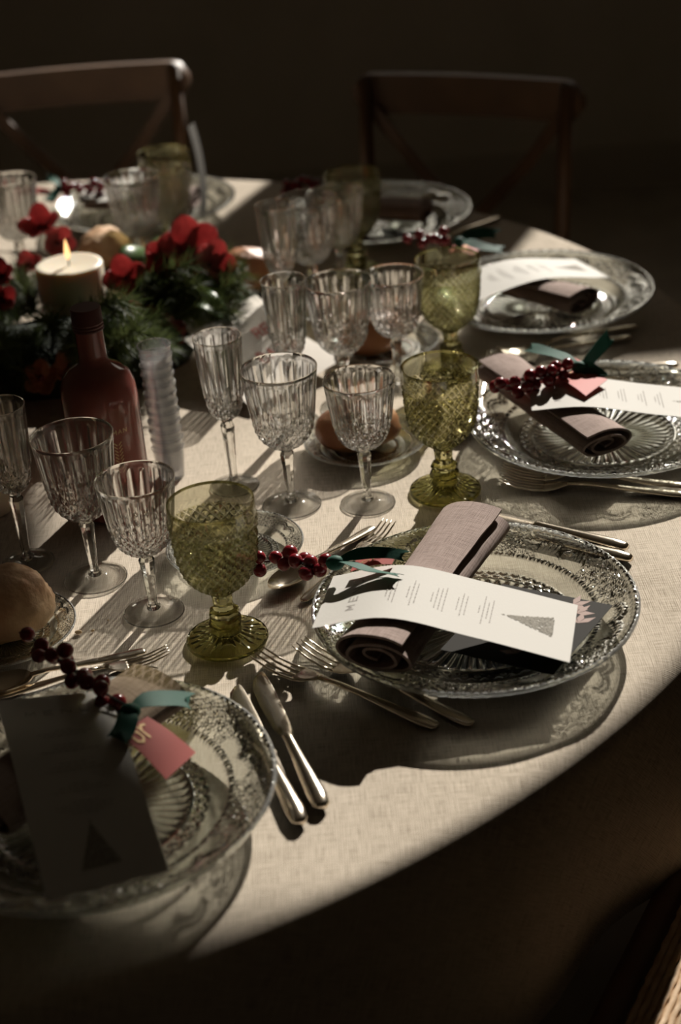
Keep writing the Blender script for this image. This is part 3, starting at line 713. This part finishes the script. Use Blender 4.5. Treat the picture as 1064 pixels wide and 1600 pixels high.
# dark printed pocket card under the sunlit menu
b = MB(); pk = [Vector(q) for q in ((.088, 1.350, .024), (.190, 1.274, .0345), (.268, 1.386, .036), (.165, 1.462, .026))]
pc = Vector((.18, 1.37, 0))
def PK(u, v, l=0):
    p = (pk[0]*(1-u)+pk[1]*u)*(1-v)+(pk[3]*(1-u)+pk[2]*u)*v; return (p.x-pc.x, p.y-pc.y, p.z+l)
b.sheet(lambda u, v: PK(u, v), 6, 8, .0006); parts = [('card', b.mesh('pocket', 'dark_card', True, 40))]
b = MB()
for (u, v, a) in ((.78, .80, .3), (.86, .68, .9), (.70, .90, -.2), (.72, .25, .5), (.60, .15, 1.4), (.80, .35, 2.0)):
    for k in range(3):
        aa = a+k*.9; du, dv = math.cos(aa), math.sin(aa)
        b.add([PK(u, v, .0006), PK(u+.07*du-.03*dv, v+.07*dv+.03*du, .0006), PK(u+.15*du, v+.15*dv, .0006), PK(u+.07*du+.03*dv, v+.07*dv-.03*du, .0006)], [(0, 1, 2, 3)])
parts.append(('printed_leaves', b.mesh('printed_leaves', 'copper_print', False)))
thing('dark_card', 'black folded card with copper leaves under the sunlit menu', 'card', parts, at(pc.x, pc.y), (0, 0, 0))

# ------------------------------------------------------------------ berry sprigs, bows and tags
b = MB(); b.ball((0, 0, 0), .0074, 16, 11); b.ball((0, 0, .0073), .0012, 6, 4); BERRY = b.mesh('berry', 'berry')
def sprig(pts, nber, label, seed, r=1.0):
    """stem polyline in table coordinates; berries cluster around it"""
    rr = random.Random(seed); P = [Vector(p) for p in pts]; base = P[-1].copy(); base.z = 0
    e = ob('berry_sprig', None, None, at(base.x, base.y)); tag(e, label, 'berries', 'red berry sprigs on the napkins')
    Q = [p-base for p in P]
    b = MB(); b.tube(Q, .0012, 6)
    seg = len(Q)-1; pos = []
    for k in range(nber):
        t = (k+.3)/nber*seg*.92; i = min(int(t), seg-1); c = Q[i].lerp(Q[i+1], t-i)
        best = None
        for tr_ in range(40):
            d = Vector((rr.uniform(-1, 1), rr.uniform(-1, 1), rr.uniform(-.5, 1))).normalized()*rr.uniform(.007, .013)
            q = c+d; m_ = min([(q-o).length for o in pos] or [9])
            if best is None or m_ > best[0]: best = (m_, q)
            if m_ > .0145: break
        q = best[1]; pos.append(q); b.tube([c, (c+q)/2+Vector((0, 0, .002)), q], .0008, 5)
    ob('stem', b.mesh('sprig_stem', 'berry_stem'), e)
    for q in pos: ob('berry', BERRY, e, q, (rr.uniform(-1.5, 1.5), rr.uniform(-1.5, 1.5), rr.uniform(0, 6)), r*rr.uniform(1.0, 1.16))
    return e
def ribbon(knot, tails, label, w=.020):
    K = Vector(knot); base = Vector((K.x, K.y, 0)); parts = []
    b = MB(); b.ball((0, 0, K.z), .009, 12, 8, (1.1, .9, .9)); parts.append(('knot', b.mesh('ribbon_knot', 'ribbon')))
    for (tip, mid, nrm) in tails:
        A, M_, B = K-base, Vector(mid)-base, Vector(tip)-base; nrm = Vector(nrm).normalized()
        def strip(u, v):
            p = A*(1-v)**2+M_*2*v*(1-v)+B*v*v; d = (M_-A)*2*(1-v)+(B-M_)*2*v
            s = d.cross(nrm).normalized(); wd = w*(.45+.55*sstep(0, .35, v))
            if v > .999: p = p - d.normalized()*(.009*(1-abs(2*u-1)))          # swallow-tail end
            return p+s*(u-.5)*wd+nrm*.002*math.sin(v*7+u)
        b = MB(); b.sheet(strip, 4, 16, .0005); parts.append(('tail', b.mesh('ribbon_tail', 'ribbon', True, 50)))
    return thing('ribbon_bow', label, 'ribbon', parts, at(base.x, base.y), (0, 0, 0), 'green ribbon bows on the berry sprigs')
def tagcard(corners, label, text=False):
    C_ = [Vector(q) for q in corners]; c = sum(C_, Vector())/4; c0 = Vector((c.x, c.y, 0))
    def P(u, v, l=0):
        p = (C_[0]*(1-u)+C_[1]*u)*(1-v)+(C_[3]*(1-u)+C_[2]*u)*v; return p-c0+Vector((0, 0, l+.003*math.sin(u*PI)))
    b = MB(); b.sheet(P, 8, 8, .0006); parts = [('card', b.mesh('name_tag', 'tag', True, 40))]
    b = MB()
    if text: strokes(b, 'or', lambda x, y: P(.42-y, x, .0010), .14, .05, .26, .46, .07, .05)
    else: strokes(b, 'or', lambda x, y: P(x, y, .0008), .2, .4, .2, .3, .06, .04)
    parts.append(('gold_lettering', b.mesh('gold_lettering', 'print_gold', False)))
    return thing('name_tag', label, 'tag', parts, at(c0.x, c0.y), (0, 0, 0), 'red name tags on the napkins')
# central setting
sprig([(-.103, 1.497, .060), (-.072, 1.488, .062), (-.040, 1.466, .068), (-.014, 1.450, .074)], 12, 'dark red berry sprig hanging over the dessert spoon', 3)
ribbon((-.010, 1.440, .082), [((.064, 1.422, .092), (.03, 1.448, .096), (-.1, -.55, .8)), ((.056, 1.398, .083), (.02, 1.418, .090), (.1, .3, 1))], 'dark green ribbon ending on the sunlit menu', .013)
tagcard([(.005, 1.428, .0770), (.048, 1.424, .0840), (.055, 1.440, .0880), (.012, 1.446, .0800)], 'folded red tag peeping out under the ribbon of the sunlit menu')
# right setting
sprig([(.212, 1.850, .078), (.240, 1.852, .080), (.275, 1.862, .080), (.308, 1.874, .082)], 15, 'bright red berry sprig on the right plate napkin', 8)
ribbon((.318, 1.880, .083), [((.366, 1.925, .105), (.345, 1.90, .088), (.7, -.7, .25)), ((.262, 1.952, .084), (.29, 1.925, .096), (.1, -.3, 1)), ((.345, 1.862, .070), (.335, 1.872, .082), (-.2, -.7, .6))], 'green ribbon with upright tail on the right plate')
tagcard([(.286, 1.874, .0745), (.315, 1.812, .0735), (.350, 1.856, .0730), (.318, 1.936, .0740)], 'red tag beneath the green bow on the right plate')
# bottom left setting
sprig([(-.312, 1.352, .075), (-.292, 1.318, .080), (-.265, 1.280, .084), (-.238, 1.243, .084), (-.210, 1.215, .082)], 17, 'shaded dark berry sprig over the bottom left menu', 21)
ribbon((-.205, 1.205, .082), [((-.150, 1.233, .066), (-.18, 1.235, .085), (0, -.25, 1)), ((-.215, 1.165, .078), (-.205, 1.18, .086), (.2, .2, 1))], 'teal lit ribbon tail on the bottom left plate')
tagcard([(-.213, 1.176, .0790), (-.173, 1.142, .0500), (-.148, 1.178, .0500), (-.190, 1.202, .0770)], 'red tag with gold letters beside the bottom left menu', True)
# upper right, shaded and farthest settings
sprig([(.150, 2.470, .070), (.175, 2.450, .072), (.205, 2.435, .074)], 9, 'small red berry sprig behind the third green goblet', 31)
ribbon((.222, 2.425, .072), [((.285, 2.430, .076), (.25, 2.45, .085), (0, -.6, .8)), ((.290, 2.400, .060), (.25, 2.405, .075), (.1, -.3, 1))], 'blurred green ribbon behind the upper right menu')
tagcard([(.205, 2.415, .060), (.240, 2.400, .058), (.262, 2.432, .060), (.218, 2.446, .064)], 'blurred red tag behind the upper right menu')
sprig([(-.050, 2.790, .070), (-.025, 2.788, .074), (.005, 2.780, .074)], 10, 'blurred berry sprig seen above the far wine glasses', 33)
sprig([(-.372, 2.865, .074), (-.400, 2.870, .078), (-.435, 2.880, .078), (-.458, 2.890, .074)], 13, 'blurred berry sprig on the farthest napkin behind the candle', 35)
ribbon((-.462, 2.892, .074), [((-.490, 2.930, .085), (-.47, 2.92, .092), (.5, -.6, .5)), ((-.480, 2.850, .062), (-.47, 2.87, .076), (0, -.3, 1))], 'blurred green ribbon on the farthest napkin')
tagcard([(-.545, 2.905, .066), (-.480, 2.885, .066), (-.482, 2.905, .072), (-.546, 2.925, .074)], 'blurred pink tag sticking out left of the farthest berries')

# ------------------------------------------------------------------ bottle
b = MB(); bp = [(0, .001), (.040, 0), (.0445, .003), (.0455, .010), (.0455, .150), (.0445, .165), (.040, .178), (.031, .187), (.021, .1925), (.0172, .198), (.0165, .206), (.0165, .236), (0, .237)]
b.revolve(bp, 64); body = b.mesh('bottle_body', 'bottle_pink', True, 40)
b = MB(); b.revolve([(0, .2365), (.0182, .2365), (.0186, .238), (.0178, .240), (.0186, .242), (.0178, .244), (.0186, .246), (.0180, .2475), (.0180, .262), (.0172, .264), (0, .264)], 48); capm = b.mesh('bottle_cap', 'bottle_cap', True, 35)
b = MB()
def onb(a0): return lambda x, z: (.0459*math.sin(a0+x/.0459), -.0459*math.cos(a0+x/.0459), z)
strokes(b, 'MAN', onb(.0), .016, .118, .0042, .0052, .0026, .0007)
strokes(b, 'III', onb(.0), -.008, .100, .0034, .0062, .0050, .0007)
for k in range(9):                                            # leafy crest
    zz = .104-k*.0045
    for sgn in (-1, 1):
        x = .020+sgn*.0005; f_ = onb(0)
        b.add([f_(x, zz), f_(x+sgn*.004, zz+.0042), f_(x+sgn*.0048, zz+.0034), f_(x+sgn*.001, zz-.0006)], [(0, 1, 2, 3)])
strokes(b, 'INI', onb(.0), -.004, .072, .0034, .0058, .0040, .0007)
thing('bottle', 'pink bottle with brown cap and gold lettering', 'bottle', [('body', body, [('gold_lettering', b.mesh('bottle_lettering', 'print_gold', False))]), ('cap', capm)], at(-.274, 1.760, .0006), (0, 0, .0))

# ------------------------------------------------------------------ stack of plastic cups
b = MB(); b.revolve([(0, .0), (.0155, 0), (.0162, .0008), (.0203, .0405), (.0210, .0412), (.0210, .0420), (.0200, .0420), (.0196, .0408), (.0156, .0018), (.0150, .0012), (0, .0012)], 48)
CUP = thin_attr(b.mesh('plastic_cup', 'cup_plastic', True, 40), [(x, y, z) for x, y, z in b.v], .9, .99, lambda r, z: (z > .0402) | (z < .0012))
ordn = ['lowest', 'second', 'third', 'fourth', 'fifth', 'sixth', 'seventh', 'eighth', 'ninth', 'tenth', 'eleventh', 'topmost']
for k in range(12):
    tag(ob('plastic_cup', CUP, None, at(-.210+.0004*math.sin(k*2), 1.835, .0006+k*.0126), (0, 0, k)), f'clear plastic cup, {ordn[k]} {"from the cloth " if 0 < k < 11 else ""}in the stack beside the bottle', 'cup', 'stacked clear plastic cups')

# ------------------------------------------------------------------ printed sheet leaning behind the flutes
b = MB(); sc_ = Vector((-.08, 2.15, 0))
C4 = [Vector(q) for q in ((-.205, 2.165, .048), (-.100, 2.302, .050), (.022, 2.118, .014), (-.108, 2.000, .008))]
def SH(u, v, l=0):
    p = (C4[0]*(1-u)+C4[1]*u)*(1-v)+(C4[3]*(1-u)+C4[2]*u)*v
    return p-sc_+Vector((0, 0, l+.006*math.sin(v*5+u*2)*(1-v*.5)+.004*abs(math.sin(u*4+1))))
b.sheet(SH, 16, 16, .0004); parts = [('sheet', b.mesh('paper_sheet', 'sheet_paper', True, 30))]
b = MB(); strokes(b, 'RE', lambda x, y: SH(x, 1-y, .001), .62, .62, .07, .09, .035, .020); strokes(b, 'DADO', lambda x, y: SH(x, 1-y, .001), .46, .38, .07, .11, .035, .022)
parts.append(('red_lettering', b.mesh('sheet_lettering', 'print_red', False)))
thing('paper_sheet', 'creased off-white paper sheet with faint red letters behind the flutes', 'paper', parts, at(sc_.x, sc_.y), (0, 0, 0))
# narrow curved card standing by the farthest goblet
b = MB(); b.sheet(lambda u, v: (.010*(u-.5)+.045*v-.035*v*v, .03*(u-.5)-.11*v, .135*(1-v)**1.2), 3, 14, .0008)
tag(ob('place_card', b.mesh('place_card', 'place_paper', True, 40), None, at(-.212, 2.925, .028)), 'narrow curled grey card right of the farthest goblet', 'card')

# ------------------------------------------------------------------ candles
def candle(x, y, r, h, label, lit):
    parts = []; b = MB()
    prof = [(0, 0), (r-.002, 0), (r, .002), (r, h-.005), (r-.0015, h-.0012), (r-.005, h)] + [(r*q, h-.004*(1-q)) for q in (.8, .55, .3, .12)] + [(0, h-.004)]
    b.revolve(prof, 56, lambda q, th: (.0006*math.sin(3*th+q[1]*40), 0)); parts.append(('wax', b.mesh('candle_wax', 'wax', True, 50)))
    b = MB(); b.tube([(0, 0, h-.005), (.0003, 0, h+.004), (.0018, 0, h+.010)], .0011, 6); wk = b.mesh('candle_wick', 'wick')
    if lit:
        b = MB(); b.revolve([(0, h+.005), (.0022, h+.007), (.0042, h+.013), (.0040, h+.020), (.0026, h+.029), (.0010, h+.036), (0, h+.039)], 20)
        parts.append(('wick', wk)); parts.append(('flame', b.mesh('candle_flame', 'flame')))
    else: parts.append(('wick', wk))
    return thing('pillar_candle', label, 'candle', parts, at(x, y, .0006), (0, 0, .4))
candle(-.380, 2.352, .0515, .116, 'burning cream pillar candle among the pine and red flowers', True)
candle(-.450, 1.800, .052, .135, 'shaded cream pillar candle at the left edge behind the dark flute', False)

# ------------------------------------------------------------------ centrepiece
AC = Vector((-.40, 2.24, 0))
arr = ob('flower_arrangement', None, None, at(AC.x, AC.y)); tag(arr, 'pine and red flower centrepiece around the burning candle', 'flowers')
def pine_mesh(seed, L=.13):
    rr = random.Random(seed); b = MB()
    b.tube([(0, 0, 0), (L*.5, 0, .006), (L, 0, .004)], [.0022, .0016, .0008], 5)
    for k in range(300):
        t = .08+.92*rr.random(); p = Vector((L*t, 0, .006*math.sin(t*PI))); a = rr.uniform(0, 2*PI); ln = rr.uniform(.030, .048)
        d = Vector((rr.uniform(.45, .95), math.cos(a)*.8, math.sin(a)*.8)).normalized(); s = d.cross(Vector((rr.uniform(-1, 1), rr.uniform(-1, 1), 1))).normalized()*.0007
        q = p+d*ln*.55+Vector((0, 0, -.001)); e = p+d*ln+Vector((0, 0, -.004))
        b.add([p-s, p+s, q+s, q-s, e], [(0, 1, 2, 3), (3, 2, 4)])
    return b.mesh('pine_sprig', 'needle', False)
PINES = [pine_mesh(s) for s in range(4)]
rr = random.Random(11)
for k in range(300):
    x, y = rr.uniform(-.74, -.16), rr.uniform(2.03, 2.45)
    if (x+.38)**2+(y-2.352)**2 < .068**2: x -= .12
    if ((x+.43)/.33)**2+((y-2.25)/.22)**2 > 1: continue
    a = math.atan2(y-2.26, x+.40)+rr.uniform(-.9, .9)
    cx, cy = x+.10*math.cos(a), y+.10*math.sin(a)
    if min(x, cx) < -2 or (max(x, cx) > -.135) or (cy < 2.21 and cx > -.205) or (y < 2.2 and x > -.225) or cy < 2.0 or cy > 2.47: continue
    if (cx+.38)**2+(cy-2.352)**2 < .065**2: a += PI
    ob('pine_sprig', rr.choice(PINES), arr, (x-AC.x, y-AC.y, rr.uniform(.04, .095) if y < 2.2 and x < -.31 else rr.uniform(.032, .055)), (rr.uniform(-.4, .4), rr.uniform(-.6, .02) if y < 2.2 else rr.uniform(-.35, 0), a), rr.uniform(.75, 1.0))
for (x, y, z, a, tl) in ((-.225, 2.30, .055, .1, -.35), (-.28, 2.27, .06, -.3, -.4), (-.23, 2.29, .05, -.15, -.3), (-.23, 2.34, .05, .6, -.3), (-.33, 2.22, .06, -.9, -.3), (-.34, 2.16, .05, -1.5, -.2), (-.29, 2.28, .075, -.2, -.5), (-.50, 2.2, .06, 3.6, -.3), (-.44, 2.14, .05, 4.2, -.2)):
    ob('pine_sprig', rr.choice(PINES), arr, (x-AC.x, y-AC.y, z), (0, tl, a), .9)
def petal_mesh(name, L, w, mat, curl=.35):
    def fn(u, v):
        s = (u-.5)*2; wd = w/2*max(0, math.sin(PI*(.04+.96*v)**.85))**.55
        return (L*v, s*wd, L*curl*v*v-.25*wd*s*s*(-1 if v > .5 else 1)+.0012*math.sin(s*9+v*4))
    b = MB(); b.sheet(fn, 8, 9, .0006); return b.mesh(name, mat)
PET = petal_mesh('petal', .034, .034, 'petal'); PETL = petal_mesh('petal', .052, .050, 'petal', .22); PETO = petal_mesh('petal', .028, .027, 'petal_orange', .2)
b = MB(); b.ball((0, 0, .004), .0055, 10, 7); HEART = b.mesh('flower_heart', 'flower_heart')
LEAF = None
def leaf_mesh():
    def fn(u, v):
        s = (u-.5)*2; wd = .021*math.sin(PI*v)**.7
        return (.085*v, s*wd, .02*math.sin(v*PI)-.25*abs(s)*wd*-1-.012*v)
    b = MB(); b.sheet(fn, 6, 12, .0006); return b.mesh('leaf', 'leaf')
LEAF = leaf_mesh()
def flower(x, y, z, pet, n, face, sc=1.0, spin=0, label=None):
    q = Vector(face).normalized().to_track_quat('Z', 'Y').to_euler()
    fl = ob('flower', HEART, arr, (x-AC.x, y-AC.y, z), q, sc)
    if label: fl['label'] = label
    for k in range(n): ob('petal', pet, fl, (0, 0, .002*(k % 2)), (0, -.18-.1*(k % 2), spin+2*PI*k/n), (1, 1, 1))
flower(-.195, 2.335, .128, PETL, 5, (.25, -.75, .55), 1.0, .4, 'large red flower')
flower(-.165, 2.315, .108, PETL, 5, (.45, -.7, .3), .8, 1.0)
flower(-.228, 2.345, .112, PET, 5, (-.3, -.8, .5), 1.1, .2)
flower(-.180, 2.300, .088, PET, 5, (.1, -.9, -.1), 1.0, .9)
flower(-.292, 2.315, .098, PETL, 4, (-.1, -.75, .6), .72, .3)
flower(-.440, 2.515, .125, PETL, 4, (-.2, -.5, .8), .75, .3)
flower(-.415, 2.485, .105, PET, 5, (.4, -.7, .4), .9, .8)
flower(-.485, 2.350, .105, PET, 5, (-.2, -.6, .7), .85, .3)
flower(-.478, 2.300, .085, PET, 4, (.1, -.7, .5), .75, .6)
flower(-.455, 2.420, .095, PET, 4, (.3, -.5, .7), .7, .1)
flower(-.270, 2.205, .060, PETL, 5, (.2, -.6, .75), .75, .5, 'shaded dark red flower')
flower(-.230, 2.200, .045, PET, 5, (.3, -.6, .7), .9, .2)
flower(-.392, 2.045, .060, PETO, 5, (-.1, -.8, .55), 1.0, .2, 'shaded orange flower')
flower(-.355, 2.065, .062, PETO, 5, (.3, -.7, .6), 1.1, .7)
for (x, y, z, a, t) in ((-.235, 2.275, .085, .15, -.1), (-.265, 2.345, .095, .5, -.5), (-.30, 2.36, .08, 1.2, -.4), (-.21, 2.26, .07, -.5, .1), (-.50, 2.28, .07, 3.4, -.3), (-.33, 2.12, .05, -1.2, -.1)):
    ob('leaf', LEAF, arr, (x-AC.x, y-AC.y, z), (.25, t, a))
b = MB(); b.revolve([(0, .001), (.15, .001), (.16, .020), (.155, .042), (.13, .060), (.08, .070), (0, .072)], 40, lambda q, th: (.012*math.sin(5*th), 0)); b.v = [(x*1.25, y*.60-.048, z) for x, y, z in b.v]
ob('moss_base', b.mesh('moss_base', 'moss', True), arr)

# ------------------------------------------------------------------ cross-back chairs (back at local +y, seat towards -y)
def chair_parts():
    P = []; w = .20
    for sx in (-1, 1):
        b = MB(); b.tube([(sx*.185, .015+.05, 0), (sx*.19, .015+.02, .22), (sx*.195, 0, .46), (sx*.205, .012, .70), (sx*.208, .030, .905)], [.013, .015, .017, .015, .0135], 10); P.append(('back_leg', b.mesh('back_leg', 'wood')))
        b = MB(); b.tube([(sx*.19, -.40, 0), (sx*.185, -.385, .24), (sx*.18, -.37, .445)], [.012, .015, .018], 10); P.append(('front_leg', b.mesh('front_leg', 'wood')))
        b = MB(); b.tube([(sx*.187, .03, .20), (sx*.187, -.385, .20)], .008, 8); P.append(('stretcher', b.mesh('stretcher', 'wood')))
    b = MB(); b.tube([(-.187, -.385, .25), (.187, -.385, .25)], .008, 8); P.append(('stretcher', b.mesh('stretcher', 'wood')))
    def rail(u, v):
        x = (u-.5)*.475; e = 1-max(0, (abs(2*u-1)-.88)/.12)**2*.75
        return (x, .010+.028-.05*(1-(2*u-1)**2)*.0+.025*(1-(x/.24)**2), .872+(v-.5)*.078*e)
    b = MB(); b.sheet(rail, 28, 6, .020); P.append(('top_rail', b.mesh('top_rail', 'wood', True, 50)))
    for sx in (-1, 1):
        pts = [(sx*.195, .035, .845), (sx*.12, .045, .745), (0, .050, .615+.004*sx), (-sx*.13, .030, .515), (-sx*.19, .012, .475)]
        def br(u, v):
            t = v*(len(pts)-1); i = min(int(t), len(pts)-2); p = Vector(pts[i]).lerp(Vector(pts[i+1]), t-i); d = (Vector(pts[i+1])-Vector(pts[i])).normalized(); s = d.cross(Vector((0, 1, 0))).normalized()
            return p+s*(u-.5)*.026+Vector((0, .004*sx, 0))
        b = MB(); b.sheet(br, 3, 20, .009); P.append(('cross_brace', b.mesh('cross_brace', 'wood', True, 50)))
    b = MB(); b.tube([(-.18, .0, .452), (-.205, -.20, .452), (-.19, -.375, .452), (-.12, -.408, .452), (.12, -.408, .452), (.19, -.375, .452), (.205, -.20, .452), (.18, .0, .452), (-.18, .0, .452)], .016, 10); P.append(('seat_frame', b.mesh('seat_frame', 'wood')))
    b = MB(); n = 58                                           # rush seat: twisted cords running to the four corners
    for k in range(n):
        t = (k+.5)/n; y = -.39+.385*t; hw = min(.185, .185)
        def cord(u, v, y=y, k=k):
            x = (u-.5)*2*hw; a = v*2*PI; tw = .0012*math.cos(2*a+u*150+k)
            return (x, y+(.0036+tw)*math.cos(a), .462+(.0036+tw)*math.sin(a)+.004*(1-(x/.185)**2))
        v = []; f = []; m_ = 40; q = 6
        for i in range(m_+1):
            for j in range(q): v.append(cord(i/m_, j/q))
        for i in range(m_):
            for j in range(q): a = i*q+j; c = i*q+(j+1) % q; f.append((a, c, c+q, a+q))
        b.add(v, f)
    rs = b.mesh('rush_seat', 'rush')
    P.append(('rush_seat', rs))
    return P
CHAIR = chair_parts()
def chair(cx, cy, back, label, sc=None):
    """cx, cy: middle of the back; back: direction the back faces, away from the table"""
    a = math.atan2(back[1], back[0])-PI/2
    return thing('crossback_chair', label, 'chair', CHAIR, (cx, cy, 0), (0, 0, a), 'wooden cross-back chairs around the table', sc)
chair(-.480, 3.425, (.02, 1), 'dim wooden cross-back chair at upper left behind the table')
chair(.290, 3.075, (.46, .89), 'dark wooden cross-back chair at upper right with glinting rail end')
chair(.722, 2.222, (.72, .69), 'wooden chair at the right edge, only one post in view')
chair(.648, .985, (.86, -.50), 'sunlit chair at bottom right with woven rush seat', 1.08)
